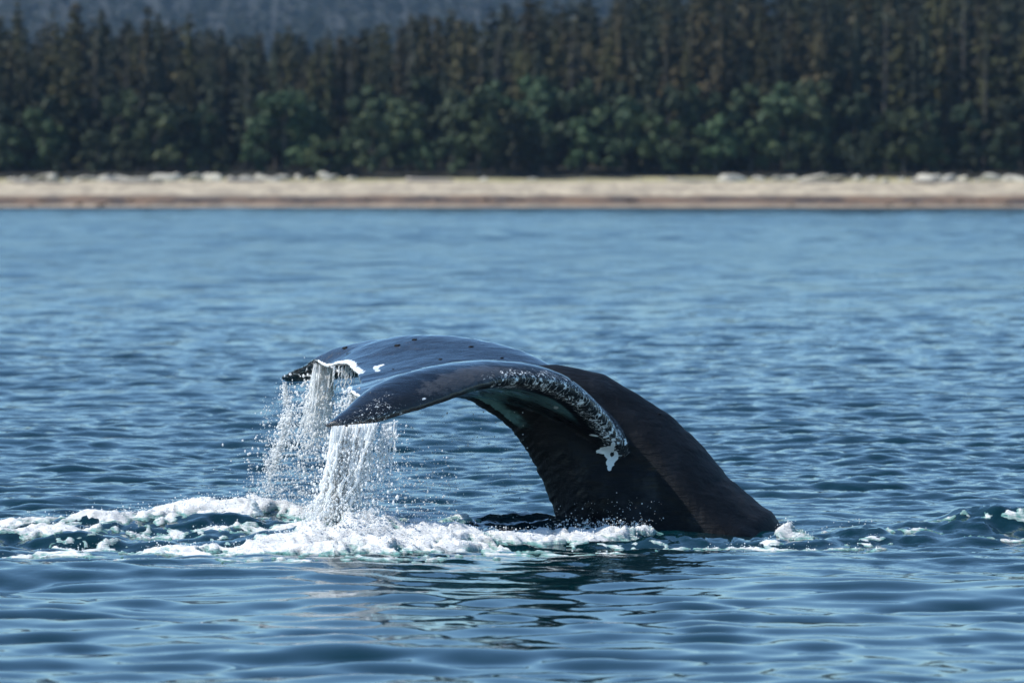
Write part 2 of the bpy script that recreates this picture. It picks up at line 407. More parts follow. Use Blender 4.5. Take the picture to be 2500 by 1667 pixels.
TENS = {20: 'twenty', 30: 'thirty', 40: 'forty', 50: 'fifty', 60: 'sixty', 70: 'seventy', 80: 'eighty', 90: 'ninety'}
def ordinal(i):
    """0 based"""
    n = i + 1
    if n <= 20: return ORD[i]
    t, u = n // 10 * 10, n % 10
    if t >= 100: return ('hundred-and-' + (ordinal(n - 101) if n > 100 else '')).replace('leftmost', 'first')
    return {20: 'twentieth', 30: 'thirtieth', 40: 'fortieth', 50: 'fiftieth', 60: 'sixtieth', 70: 'seventieth', 80: 'eightieth', 90: 'ninetieth'}[t] if u == 0 else TENS[t] + '-' + (ORD[u - 1] if u > 1 else 'first')
def from_left(i, what): return (f'leftmost {what}' if i == 0 else f'{ordinal(i)} {what} from the left')
def tone(t):
    b = sum(t) / 3
    if t[0] > t[1] * 1.3: return 'brownish'
    return 'bright green' if b > 1.1 else ('dark green' if b < .85 else 'mid green')
bands = [('ald', 0, 50, 'low {t} alder in the front row edging the beach', 'alders edging the beach'), ('ald', 50, 58, 'taller {t} alder in the second row behind the beach', 'alders behind the beach'),
        ('con', 0, 61.2, '{t} spruce in the nearest spruce row behind the alders', 'spruces of the wood'), ('con', 61.2, 67.5, '{t} spruce in the second spruce row of the wood', 'spruces of the wood'),
        ('con', 67.5, 75, '{t} spruce in the third spruce row of the wood', 'spruces of the wood'), ('con', 75, 83.5, '{t} spruce in the fourth spruce row below the skyline', 'spruces of the wood'),
        ('con', 83.5, 120, '{t} spruce in the rearmost spruce row along the skyline', 'spruces of the wood'), ('snag', 0, 200, 'bare grey dead tree standing among the spruces', 'dead trees in the wood')]
for kind, s0, s1, text, grp in bands:
    L = sorted([t for t in TREES if t[3] == kind and s0 <= t[1] < s1], key=lambda t: t[0] / (SH + t[1]))
    for i, t in enumerate(L): tag(t[4], from_left(i, text.format(t=tone(t[5]))), 'tree', grp)

# uncountable woods: beside and behind the picture's trees, and the far hill
def wood(name, pts, label, mat, tint, seed, per=(12, 5)):
    r = np.random.default_rng(seed); protos = []
    for i in range(5):
        C, A, B = conifer_quads(np.random.default_rng(seed + i), 16.0, 2.5, per[0], per[1], .9, .1)
        C, A, B = map(np.array, (C, A, B)); C, A, B = C[::2] / 16, A[::2] / 16 * 2.1, B[::2] / 16 * 2.6
        protos.append(np.stack([C - A - B, C + A - B * .6, C + A + B, C - A + B * .6], 1).reshape(-1, 3))
    Vs = []
    for (x, s, h) in pts:
        p = protos[r.integers(5)]; an = r.uniform(0, 6.28); c_, s_ = math.cos(an), math.sin(an)
        q = np.stack([(p[:, 0] * c_ - p[:, 1] * s_) * r.uniform(.85, 1.3), p[:, 0] * s_ + p[:, 1] * c_, p[:, 2]], 1) * h
        Vs.append(q + np.array([x, SH - CAM_D + s, ground_at(x, s) - .3]))
    V = np.concatenate(Vs); me = mesh_from(name, V, np.arange(len(V)).reshape(-1, 4), smooth=False)
    o = link(name, me, mat); o.color = (*tint, 1); return tag(o, label, kind='stuff')
pts = []
for s in np.arange(46, 96, 5.0):
    for sg in (-1, 1):
        for x in np.arange(61, 150, 4.2): pts.append((sg * (x + rt.uniform(-1.5, 1.5)), s + rt.uniform(-2, 2), rt.uniform(8, 12) if s < 56 else rt.uniform(13, 19)))
wood('side_wood', pts, 'dark spruce wood going on beyond both sides', M_CON, (1, 1, .95), 500)
pts = []
for s in np.arange(93, 330, 9.0):
    for x in np.arange(-75, 76, 4.6):
        xx, s2 = x + rt.uniform(-2, 2) + x * s / 900, s + rt.uniform(-4, 4); xr = xx / (SH + s2) * (SH + 80)
        h = (top_line(xr) - CAM_H) * (SH + s2) / (SH + 80) + CAM_H - ground_at(xx, s2) - rt.uniform(.5, 3)
        h = max(h, 7.0)
        pts.append((xx, s2, min(h, rt.uniform(10, 16))))
wood('rear_wood', pts, 'dense dark spruce wood rising behind the first trees', M_CON, (1.05, 1.0, .85), 520)
pts = []
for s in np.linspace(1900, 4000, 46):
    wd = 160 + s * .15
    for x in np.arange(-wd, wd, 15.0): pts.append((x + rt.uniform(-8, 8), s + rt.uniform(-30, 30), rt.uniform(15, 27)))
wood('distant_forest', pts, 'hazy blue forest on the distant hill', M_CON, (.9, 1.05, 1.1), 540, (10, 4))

# ------------------------------------------------------------------ boulders, weed rocks, drift logs
m = Mat('pale_boulder'); c = m.mix(m.ramp(m.noise(1.1, 5, .6), .35, .65), (.48, .45, .37), (.25, .235, .20)); m.P(base=c, rough=.9, norm=m.bump(m.noise(4., 4), .5, .1)); M_ROCK = m.m
m = Mat('weed_rock'); c = m.mix(m.ramp(m.noise(1.5, 5, .6), .35, .65), (.055, .038, .030), (.17, .115, .07)); m.P(base=c, rough=.7, norm=m.bump(m.noise(4., 4), .6, .1)); M_WEED = m.m
m = Mat('drift_wood'); c = m.mix(m.noise(2.0, 4, .6, m.scale(m.coord(), .2, 3, 3)), (.40, .36, .31), (.20, .18, .155)); m.P(base=c, rough=.85); M_LOG = m.m
def rock_mesh(seed, flat=.7):
    import bmesh
    bm = bmesh.new(); bmesh.ops.create_icosphere(bm, subdivisions=3, radius=1.0)
    r = np.random.default_rng(seed); pl = unit(r.normal(0, 1, (9, 3))); pd = r.uniform(.55, .9, 9)
    for v in bm.verts:
        p = np.array(v.co)
        for n, d in zip(pl, pd):
            q = p @ n
            if q > d: p = p - n * (q - d) * .9
        p = p * (1 + .06 * math.sin(p[0] * 5 + seed) * math.cos(p[1] * 4)); p[2] *= flat; v.co = p
    me = bpy.data.meshes.new('rock'); bm.to_mesh(me); bm.free(); me.polygons.foreach_set('use_smooth', np.ones(len(me.polygons), dtype=bool)); return me
ROCKS = [rock_mesh(30 + i) for i in range(6)]; WROCKS = [rock_mesh(60 + i, .5) for i in range(4)]
def put_rocks(meshes, name, mat, spots, text, cat, grp):
    L = []
    for (x, s, sz) in spots:
        o = link(name, random.choice(meshes), mat); o.scale = (sz * rt.uniform(.7, 2.0), sz * rt.uniform(.6, 1.1), sz * rt.uniform(.4, 1.0)); o.rotation_euler = (rt.uniform(-.2, .2), rt.uniform(-.2, .2), rt.uniform(0, 6.28))
        o.location = (x, float(shore_y(np.array([x]))[0]) + s, float(beach_z(np.array([x]), np.array([s]))[0]) + sz * .18); L.append((x / (SH + s), o))
    for i, (q, o) in enumerate(sorted(L, key=lambda t: t[0])): tag(o, from_left(i, text), cat, grp)
bx = []
for px in [30, 62, 110, 128, 165, 200, 232, 262, 285, 300, 340, 372, 398, 430, 452, 474, 505, 525, 562, 600, 630, 655, 672, 690, 728, 760, 795, 805, 860, 930,
           1060, 1180, 1300, 1420, 1560, 1640, 1770, 1790, 1850, 1895, 1930, 1990, 2035, 2090, 2130, 2160, 2200, 2230, 2262, 2285, 2310, 2350, 2385, 2420, 2455, 2480]:
    big = px < 820 or px > 1750
    s = rt.uniform(34, 41); bx.append(((px - 1250) / FPX * (SH + s), s, rt.uniform(.55, 1.15) if big else rt.uniform(.28, .5)))
put_rocks(ROCKS, 'boulder', M_ROCK, bx, 'pale boulder at the top of the beach', 'boulder', 'pale boulders along the top of the beach')
bx = []
for px in list(range(25, 560, 42)) + [620, 745, 905, 1050, 1175, 1245, 1270, 1530, 1930, 2010, 2080, 2160, 2215, 2290, 2340, 2400, 2450]:
    s = rt.uniform(1.0, 7.5); bx.append(((px + rt.uniform(-12, 12) - 1250) / FPX * (SH + s), s, rt.uniform(.3, .6)))
put_rocks(WROCKS, 'weed_rock', M_WEED, bx, 'low brown weedy rock near the waterline', 'rock', 'weedy rocks near the waterline')
L = []
for px, s, ln, an in [(90, 31, 5, .1), (330, 30, 6, -.08), (600, 32, 4, .15), (1050, 33, 5, -.1), (1690, 36, 5.5, .12), (2000, 31, 4.5, -.2), (2300, 31, 6, .06)]:
    V, F = [], []; n = 10
    for i, t in enumerate(np.linspace(-.5, .5, 9)):
        q = .2 * (1.15 - .5 * (t + .5)) * (1.25 if i == 0 else 1)
        for k in range(n): V.append((t * ln, q * math.cos(k * 6.283 / n) + .06 * math.sin(3 * t), q * math.sin(k * 6.283 / n)))
    for i in range(8):
        for k in range(n): F.append((i * n + k, i * n + (k + 1) % n, (i + 1) * n + (k + 1) % n, (i + 1) * n + k))
    F.append(tuple(range(n))[::-1]); F.append(tuple(range(8 * n, 9 * n)))
    x = (px - 1250) / FPX * (SH + s)
    o = link('drift_log', mesh_from('drift_log', np.array(V), F), M_LOG, loc=(x, float(shore_y(np.array([x]))[0]) + s, float(beach_z(np.array([x]), np.array([float(s)]))[0]) + .16)); o.rotation_euler = (0, .02, an); L.append((px, o))
for i, (q, o) in enumerate(L): tag(o, from_left(i, 'grey drift log lying on the upper beach'), 'log', 'drift logs on the beach')

# ------------------------------------------------------------------ the whale
def catmull(P, n):
    P = np.asarray(P, float); k = len(P); t = np.linspace(0, k - 1, n); i = np.clip(t.astype(int), 0, k - 2); f = (t - i)[:, None]
    g = lambda j: P[np.clip(j, 0, k - 1)]
    p0 = np.where((i == 0)[:, None], 2 * g(i) - g(i + 1), g(i - 1)); p3 = np.where((i == k - 2)[:, None], 2 * g(i + 1) - g(i), g(i + 2)); p1, p2 = g(i), g(i + 1)
    return .5 * (2 * p1 + (p2 - p0) * f + (2 * p0 - 5 * p1 + 4 * p2 - p3) * f ** 2 + (3 * p1 - p0 - 3 * p2 + p3) * f ** 3)
# each row: leading edge, crest, trailing edge as photo px, py and depth Y (m); last: thickness (m)
NEAR = [((1420, 1010, .06), (1230, 952, .04), (888, 956, .03), .20), ((1522, 1110, -.33), (1285, 948, -.30), (876, 952, -.20), .20), ((1487, 1042, -.50), (1250, 926, -.50), (866, 948, -.42), .20),
        ((1424, 973, -.70), (1200, 910, -.72), (853, 948, -.66), .19), ((1348, 936, -.90), (1130, 908, -.92), (856, 955, -.90), .18), ((1260, 930, -1.12), (1072, 914, -1.12), (872, 968, -1.15), .165),
        ((1170, 947, -1.35), (1022, 924, -1.33), (885, 980, -1.38), .15), ((1080, 980, -1.57), (962, 942, -1.53), (870, 993, -1.58), .135), ((1000, 1006, -1.77), (912, 970, -1.73), (846, 1010, -1.77), .115),
        ((920, 1028, -1.93), (866, 1003, -1.90), (823, 1025, -1.92), .09), ((832, 1044, -2.09), (810, 1038, -2.08), (790, 1043, -2.09), .06)]
FAR = [((1420, 1010, -.06), (1230, 952, -.04), (888, 956, -.03), .20), ((1490, 1100, .33), (1280, 925, .30), (880, 936, .20), .20), ((1432, 1012, .50), (1235, 890, .50), (873, 916, .45), .19),
       ((1362, 948, .72), (1170, 860, .72), (864, 902, .70), .17), ((1285, 912, .95), (1090, 841, .92), (848, 889, .93), .15), ((1200, 898, 1.15), (1020, 836, 1.12), (824, 889, 1.14), .14),
       ((1110, 896, 1.38), (950, 841, 1.33), (798, 895, 1.36), .125), ((1020, 902, 1.58), (888, 852, 1.52), (767, 881, 1.56), .11), ((930, 912, 1.77), (828, 874, 1.70), (752, 895, 1.72), .095),
       ((850, 919, 1.90), (775, 900, 1.86), (722, 905, 1.86), .08), ((770, 925, 2.02), (724, 914, 1.99), (700, 917, 1.98), .065), ((708, 925, 2.10), (694, 922, 2.09), (685, 922, 2.07), .05)]
def lobe(rows, seed, nu=110, nv=84):
    LE = catmull([at(*r[0]) for r in rows], nu); C = catmull([at(*r[1]) for r in rows], nu); TE = catmull([at(*r[2]) for r in rows], nu)
    T = catmull([[r[3]] for r in rows], nu)[:, 0]; u = np.linspace(0, 1, nu)
    rag = (.020 * fbm(u * 26, u * 0 + .3, 3, seed) + .016 * np.abs(fbm(u * 11, u * 0 + 7, 2, seed + 7))) * np.sin(np.pi * np.clip(u * 1.05, 0, 1)) ** .5
    ch = TE - LE; TE = TE + unit(ch) * rag[:, None]
    v = (1 - np.cos(np.linspace(0, math.pi, nv))) / 2; v = .55 * v + .45 * np.linspace(0, 1, nv)
    vv = v[None, :, None]
    S = (1 - vv) * (1 - 2 * vv) * LE[:, None] + 4 * vv * (1 - vv) * C[:, None] - vv * (1 - 2 * vv) * TE[:, None]
    du = np.gradient(S, axis=0); dv = np.gradient(S, axis=1); N = unit(np.cross(du, dv)); N[N[..., 2] < 0] *= -1
    prof = 5 * (.2969 * np.sqrt(v) - .126 * v - .3516 * v ** 2 + .2843 * v ** 3 - .1036 * v ** 4)
    t = np.maximum(T[:, None] * prof[None, :] , np.minimum(.015, .2 * np.sqrt(v))[None, :])
    top = S + N * (t * .85)[..., None]; bot = S - N * (t * 1.15)[..., None]
    n0 = nu * nv; V = np.concatenate([top.reshape(-1, 3), bot.reshape(-1, 3)])
    f = grid_faces(nu, nv); F = [tuple(q) for q in f] + [tuple(q[::-1] + n0) for q in f]
    i = np.arange(n0).reshape(nu, nv)
    for line, rev in ((i[:, 0], 0), (i[:, -1], 1), (i[0, :], 1), (i[-1, :], 0)):
        for a_, b_ in zip(line[:-1], line[1:]):
            q = (a_, b_, b_ + n0, a_ + n0); F.append(tuple(int(z) for z in (q[::-1] if rev else q)))
    F = [tuple(int(z) for z in q) for q in F]
    U = np.broadcast_to(u[:, None], (nu, nv)).ravel(); Vv = np.broadcast_to(v[None], (nu, nv)).ravel()
    return V, F, np.concatenate([U, U]), np.concatenate([Vv, Vv]), np.concatenate([np.ones(n0), -np.ones(n0)])
BODY = [((1090, 934), (1085, 956), .06), ((1180, 922), (1140, 972), .13), ((1262, 901), (1172, 994), .18), ((1335, 889), (1200, 1010), .21), ((1405, 897), (1232, 1034), .25), ((1482, 917), (1268, 1076), .29),
        ((1562, 963), (1302, 1130), .33), ((1650, 1028), (1332, 1195), .38), ((1738, 1114), (1356, 1258), .43), ((1800, 1184), (1392, 1330), .48), ((1872, 1240), (1440, 1420), .54), ((1922, 1302), (1500, 1520), .62),
        ((1985, 1385), (1560, 1650), .72), ((2150, 1560), (1700, 1920), .90), ((2380, 1800), (1880, 2300), 1.08), ((2650, 2080), (2120, 2700), 1.2), ((2950, 2420), (2420, 3080), 1.22), ((3200, 2800), (2760, 3380), 1.05),
        ((3400, 3150), (3100, 3580), .75), ((3520, 3420), (3350, 3640), .35)]
PT = [0, .02, .05, .1, .17, .23, .27, .32, .4, .5, .6, .7, .8, .88, .94, .98, 1.0]; PW = [.03, .20, .36, .57, .80, .94, 1.0, .99, .955, .93, .92, .90, .82, .65, .45, .24, .03]
def body(rows, ns, nt):
    D = catmull([at(*r[0], 0) for r in rows], ns); Vn = catmull([at(*r[1], 0) for r in rows], ns); W = catmull([[r[2]] for r in rows], ns)[:, 0]
    # knuckles along the dorsal ridge
    sarr = np.linspace(0, 1, ns); ax = unit(D - Vn); D = D + ax * (.012 * fbm(sarr * 42, sarr * 0 + 2, 2, 33))[:, None]
    t = (1 - np.cos(np.linspace(0, math.pi, nt))) / 2; pw = np.interp(t, PT, PW)
    V, S_, T_ = [], [], []
    for i in range(ns):
        for sg in (-1, 1):
            for j in (range(nt) if sg < 0 else range(nt - 1, -1, -1)):
                p = D[i] * (1 - t[j]) + Vn[i] * t[j]; V.append(p + np.array([0, sg * W[i] * pw[j], 0])); S_.append(sarr[i]); T_.append(t[j])
    n = 2 * nt; F = []
    for i in range(ns - 1):
        for k in range(n): F.append((i * n + k, i * n + (k + 1) % n, (i + 1) * n + (k + 1) % n, (i + 1) * n + k))
    F.append(tuple(range(n))[::-1]); F.append(tuple(range((ns - 1) * n, ns * n)))
    return np.array(V), F, np.array(S_), np.array(T_)
nV, nF, nU, nVv, nT = lobe(NEAR, 11); fV, fF, fU, fVv, fT = lobe(FAR, 12); bV, bF, bS, bT = body(BODY[:14], 110, 40); sV, sF, _, _ = body(BODY[12:], 24, 14)
import bmesh
def closed(V, F):
    bm = bmesh.new(); vs_ = [bm.verts.new(v) for v in V]
    for f in F:
        try: bm.faces.new([vs_[i] for i in f])
        except ValueError: pass
    bmesh.ops.remove_doubles(bm, verts=bm.verts, dist=1e-5); bmesh.ops.recalc_face_normals(bm, faces=bm.faces)
    return bm
whole = bpy.data.meshes.new('whale_parts'); acc = bmesh.new()
for V, F in ((nV, nF), (fV, fF), (bV, bF)):
    bm = closed(V, F); tmp = bpy.data.meshes.new('t'); bm.to_mesh(tmp); bm.free(); acc.from_mesh(tmp); bpy.data.meshes.remove(tmp)
acc.to_mesh(whole); acc.free()
tmp_o = bpy.data.objects.new('tmp', whole); COL.objects.link(tmp_o)
md = tmp_o.modifiers.new('r', 'REMESH'); md.mode = 'VOXEL'; md.voxel_size = .0125; md.use_smooth_shade = True
dg = bpy.context.evaluated_depsgraph_get(); ev = tmp_o.evaluated_get(dg); wme = bpy.data.meshes.new_from_object(ev); bpy.data.objects.remove(tmp_o); bpy.data.meshes.remove(whole)
wme.name = 'humpback_whale'
# fair the junction of flukes and tail stock
tmp_o = bpy.data.objects.new('tmp', wme); COL.objects.link(tmp_o)
P = np.empty(len(wme.vertices) * 3, np.float32); wme.vertices.foreach_get('co', P); P = P.reshape(-1, 3)
qx, qy = proj(P)
wt = np.exp(-((np.abs(P[:, 1]) - .30) / .28) ** 2) * sstep(1120, 1230, qx) * sstep(1620, 1500, qx)
wt = np.clip(wt + .04, 0, 1)
vg = tmp_o.vertex_groups.new(name='fair')
q = np.round(wt * 20).astype(int)
for lev in range(1, 21):
    idx = np.nonzero(q == lev)[0]
    if len(idx): vg.add(idx.tolist(), lev / 20, 'REPLACE')
ms = tmp_o.modifiers.new('s', 'SMOOTH'); ms.factor = .5; ms.iterations = 130; ms.vertex_group = 'fair'
ms2 = tmp_o.modifiers.new('s2', 'SMOOTH'); ms2.factor = .5; ms2.iterations = 3
dg = bpy.context.evaluated_depsgraph_get(); w2 = bpy.data.meshes.new_from_object(tmp_o.evaluated_get(dg)); bpy.data.objects.remove(tmp_o)
bpy.data.meshes.remove(wme); wme = w2; wme.name = 'humpback_whale'
bm = bmesh.new(); bm.from_mesh(wme); sub = closed(sV, sF); tmp = bpy.data.meshes.new('t'); sub.to_mesh(tmp); sub.free(); bm.from_mesh(tmp); bpy.data.meshes.remove(tmp)
for f in bm.faces: f.smooth = True
bm.to_mesh(wme); bm.free()
P = np.empty(len(wme.vertices) * 3, np.float32); wme.vertices.foreach_get('co', P); P = P.reshape(-1, 3)
qx, qy = proj(P); Nn = np.empty(len(P) * 3, np.float32); wme.vertices.foreach_get('normal', Nn); Nn = Nn.reshape(-1, 3)
# carry the loft coordinates over
allV = np.concatenate([nV, fV, bV]); kd = kdtree.KDTree(len(allV))
for i, p in enumerate(allV): kd.insert(p, i)
kd.balance()
near_i = np.fromiter((kd.find(p)[1] for p in P), dtype=np.int64, count=len(P))
piece = np.where(near_i < len(nV), 0, np.where(near_i < len(nV) + len(fV), 1, 2))
U = np.concatenate([nU, fU, bS])[near_i]; Vc = np.concatenate([nVv, fVv, bT])[near_i]; TB = np.concatenate([nT, fT, np.zeros(len(bV))])[near_i]
# skin relief: wrinkles on the ventral keel and on the flukes
dsp = .0035 * fbm(P[:, 0] * 9 + P[:, 2] * 3, P[:, 2] * 22 + P[:, 1] * 9, 3, 140)
keel = (piece == 2) * sstep(.5, .95, Vc)
dsp = dsp + keel * .008 * fbm((P[:, 0] + P[:, 2]) * 9, (P[:, 0] - P[:, 2]) * 34, 3, 150)
P = P + Nn * dsp[:, None]; wme.vertices.foreach_set('co', P.astype(np.float32).ravel())
def blob(cx, cy_, rx, ry, ang=0):
    c_, s_ = math.cos(ang), math.sin(ang); dx, dy = qx - cx, qy - cy_
    return np.exp(-((dx * c_ + dy * s_) / rx) ** 2 - ((-dx * s_ + dy * c_) / ry) ** 2)
nearside = (P[:, 1] < -.12)
white = np.zeros(len(P))
for b in [(1488, 1105, 15, 17, 0), (1476, 1099, 18, 9, -.2), (1490, 1128, 12, 12, 0), (1497, 1086, 6, 10, .2), (1488, 1142, 6, 8, 0), (1462, 1101, 8, 4, 0), (1502, 1112, 8, 14, 0)]: white = np.maximum(white, blob(*b) * nearside * 1.15)
white = white - 1.2 * blob(1494, 1108, 5, 6)
for b in [(1357, 995, 8, 4, .1), (1450, 1063, 16, 2.6, .1), (1480, 1066, 12, 3, -.3), (1035, 973, 7, 3, -.2)]: white = np.maximum(white, .95 * blob(*b) * nearside)
for b in [(918, 898, 9, 6, 0), (928, 893, 12, 3.0, -.35), (921, 905, 8, 4, 0)]: white = np.maximum(white, 1.0 * blob(*b) * (P[:, 1] > .15))
white = np.maximum(white, (piece == 1) * (TB > 0) * sstep(.965, .992, Vc) * sstep(.12, .2, U) * sstep(.66, .6, U) * .74)
white = np.maximum(white, (piece == 1) * (TB > 0) * sstep(.955, .995, Vc) * sstep(.24, .30, U) * sstep(.46, .40, U) * .95)
white = np.maximum(white, (piece == 0) * (TB > 0) * sstep(.975, .995, Vc) * sstep(.12, .2, U) * sstep(.7, .6, U) * .72)
white = np.maximum(white, (piece == 1) * (U > .8) * sstep(.25, .8, Vc) * .42)
le = (piece == 0) * sstep(.20, .04, Vc)
scar = le * sstep(.07, .13, U) * (1 - .55 * sstep(.50, .62, U)) * (1 - .45 * sstep(.8, .95, U))
scar = np.maximum(scar, .75 * (piece == 0) * sstep(.5, .3, Vc) * sstep(.72, .85, U))
scar = np.maximum(scar, .6 * (piece == 1) * sstep(.78, .86, U))
grey = (piece == 0) * (TB > 0) * np.exp(-((U - .60) / .15) ** 2) * np.exp(-((Vc - .12) / .12) ** 2)
dors_lit = np.where(piece == 2, sstep(.31, .24, Vc), 0) * sstep(.24, .33, U * 1.0 * (piece == 2) + (piece != 2) * 0)  # mottled dorsal strip; its lower border paints the fluke's shadow edge into the colour
vent_bounce = (TB < 0) * (piece == 0) * sstep(.10, .22, Vc) * sstep(.10, .25, U) * sstep(.75, .5, U)
vent_bounce = np.maximum(vent_bounce, nearside * blob(1190, 985, 60, 26, .5))
vent_bounce = np.maximum(vent_bounce, nearside * .8 * blob(1230, 1010, 75, 22, .45))
sheen = np.where(piece == 2, 0.06, 1.0) * (1 - .45 * (piece == 0) * sstep(.26, .12, Vc))
for nme, arr in (('white', white), ('scar', scar), ('grey', grey), ('dors_lit', dors_lit), ('vent_bounce', vent_bounce), ('sheen', sheen)): fattr(wme, nme, arr)
# smooth the sharp attribute borders a little through the mesh itself is unnecessary at this density
fv = wme.attributes.new('fluv', 'FLOAT_VECTOR', 'POINT'); fv.data.foreach_set('vector', np.stack([U * 2.6, Vc * TB * 1.0, P[:, 1] * .25], 1).astype(np.float32).ravel())
m = Mat('whale_skin'); co = m.coord()
n_m = m.noise(9., 6, .65); n_f = m.noise(46., 4, .6); n_l = m.noise(2.6, 4, .6)
skin = m.mix(m.ramp(n_m, .35, .7), (.003, .0036, .005), (.008, .0092, .012))
dcol = m.mix(m.ramp(m.noise(16., 6, .7), .35, .68), (.0017, .0023, .0033), (.0086, .0106, .0142))
dcol = m.mix(m.ramp(m.noise(5.5, 4, .6), .60, .76, 0, .55), dcol, (.042, .042, .046))
skin = m.mix(m.attr('dors_lit'), skin, dcol)
skin = m.mix(m.ramp(n_l, .60, .74, 0, .25), skin, (.016, .018, .022))
gm = m.ramp(m.math('MULTIPLY_ADD', m.math('SUBTRACT', m.noise(11., 5, .65, m.scale(co, .7, 1, 1.4)), .5), 1.5, m.attr('grey')), .40, .62, 0, .8)
skin = m.mix(gm, skin, (.058, .062, .070))
vm = m.ramp(m.math('MULTIPLY_ADD', m.math('SUBTRACT', m.noise(26., 3, .55, m.scale(co, .35, 1, 1.6)), .5), .5, m.attr('vent_bounce')), .25, .85)
skin = m.mix(vm, skin, (.12, .25, .26))  # pale ventral skin, with teal light bounced off the water painted in
fl = m.attrv('fluv')
st = m.noise(8.0, 4, .6, m.scale(fl, 4.6, 1.5, 1.5), 2.4); st2 = m.noise(17., 3, .6, m.scale(fl, 3.0, 1.6, 1), 1.8)
sm = m.math('MULTIPLY', m.ramp(m.math('MULTIPLY_ADD', m.attr('scar'), .222, m.math('MAXIMUM', st, m.math('SUBTRACT', st2, .01))), .78, .84), m.ramp(m.attr('scar'), .05, .2))
wm_ = m.ramp(m.math('MULTIPLY_ADD', m.math('SUBTRACT', m.noise(34., 4, .65, m.scale(co, .5, 1, 1.6)), .5), .75, m.attr('white')), .46, .54)
skin = m.mix(m.math('MAXIMUM', sm, wm_), skin, (.92, .94, .92))
h1 = m.noise(24., 5, .65, m.scale(co, .4, 1, 1.9)); h2 = m.noise(90., 3, .6)
bmp = m.bump(h2, .25, .004, m.bump(m.noise(7., 5, .6, m.scale(co, 1.4, 1, .8)), .5, .03, m.bump(h1, .8, .014)))
wet = m.ramp(m.noise(3.2, 5, .65, m.scale(co, 1, 1, .6)), .52, .70, 0, .16); shn = m.math('ADD', m.attr('sheen'), wet, clamp=True)
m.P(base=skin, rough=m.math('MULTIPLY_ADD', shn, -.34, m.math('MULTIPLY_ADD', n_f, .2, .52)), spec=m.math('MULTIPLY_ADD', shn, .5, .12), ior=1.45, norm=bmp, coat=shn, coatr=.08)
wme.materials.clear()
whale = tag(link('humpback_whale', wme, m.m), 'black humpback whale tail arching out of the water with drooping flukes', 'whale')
# hard bumps on the far fluke
m = Mat('barnacle_scab'); m.P(base=m.mix(m.noise(30.), (.0015, .0016, .002), (.004, .004, .005)), rough=.6, spec=.15); M_BARN = m.m
from mathutils.bvhtree import BVHTree
bvh = BVHTree.FromPolygons([tuple(v) for v in P], [tuple(p.vertices) for p in wme.polygons])
cam_v = Vector((0, -CAM_D, CAM_H))
def on_whale(px, py):
    d = (Vector(at(px, py, 0)) - cam_v).normalized(); h = bvh.ray_cast(cam_v, d); return h
bar = rock_mesh(91, .45)
for px, py, sz in [(842, 849, .030), (970, 843, .030), (1012, 829, .026), (1150, 846, .022), (1075, 877, .018), (1225, 874, .018), (960, 915 - 14, .012), (1395, 928, .02), (1610, 1010, .02)]:
    h = on_whale(px, py)
    if h[0] is None:
        for k in range(1, 14):
            h = on_whale(px, py + k)
            if h[0] is not None: break
    if h[0] is None: continue
    o = link('barnacle', bar, M_BARN, whale, h[0]); o.scale = (sz * .85, sz * .55, sz * .7); o.rotation_mode = 'QUATERNION'; o.rotation_quaternion = h[1].to_track_quat('Z', 'Y')

# ------------------------------------------------------------------ foam
m = Mat('sea_foam'); nb = m.noise(42., 5, .7); nb2 = m.noise(130., 2, .6)
thin = m.attr('thick')
c = m.mix(m.ramp(m.math('ADD', thin, m.math('MULTIPLY', m.math('SUBTRACT', nb, .5), 2.4)), -.10, .85), (.13, .36, .34), (.90, .91, .91))
m.P(base=c, rough=.55, spec=.3, sss=.0, norm=m.bump(nb2, .5, .008, m.bump(nb, 1.0, .03))); M_FOAM = m.m
def foam(name, patches, label, x0, x1, y0, y1, dx, dy, seed, lace=.84):
    xs = np.arange(x0, x1, dx); ys = np.arange(y0, y1, dy); X, Y = np.meshgrid(xs, ys, indexing='ij'); x, y = X.ravel(), Y.ravel()
    wx = x + .10 * fbm(x / .35, y / .4, 3, seed + 31); wy = y + .16 * fbm(x / .4 + 7, y / .4, 3, seed + 37)
    mk = np.full(len(x), 0.0); H = np.zeros(len(x))
    for px, py, rx, ry, hh, den in patches:
        cx, cy_ = wat(px, py); g = np.exp(-(np.abs((wx - cx) / rx) ** 2.4 + np.abs((wy - cy_) / ry) ** 2.4)); mk = np.maximum(mk, g * den); H = np.maximum(H, g * hh)
    n = fbm(wx / .38, wy / .30, 5, seed, .62); cells = np.abs(fbm(wx / .16 + 3, wy / .24, 3, seed + 11))
    val = mk + lace * (n * .9 + (.22 - cells) * .9 + .60 * fbm(wx / .075, wy / .11, 3, seed + 51, .65)) * sstep(0.03, .25, mk)
    keep = val > .34
    zs, _, _ = sea(x, y, None, chop=False)
    bil = 1 - np.abs(fbm(x / .24, y / .18, 4, seed + 21, .55)) * 1.8
    th = sstep(.34, .8, val); fine = fbm(x / .045, y / .07, 2, seed + 41)
    z = zs + .006 + H * th * (.30 + .85 * bil + .6 * fbm(x / .35, y / .35, 2, seed + 5)) + .012 * th * bil + .014 * th * fine * (.4 + 6 * H)
    lowt = sstep(.34, .42, val); z = z * lowt + (zs - .015) * (1 - lowt)
    F = grid_faces(*X.shape)[:, ::-1]; F = F[keep[F].any(1)]
    used = np.unique(F); mp = np.full(len(x), -1, np.int64); mp[used] = np.arange(len(used))
    me = mesh_from(name, np.stack([x, y, z], 1)[used], mp[F]); fattr(me, 'thick', th[used])
    o = tag(link(name, me, M_FOAM), label, kind='stuff')
    return x, y, z, th, H, keep
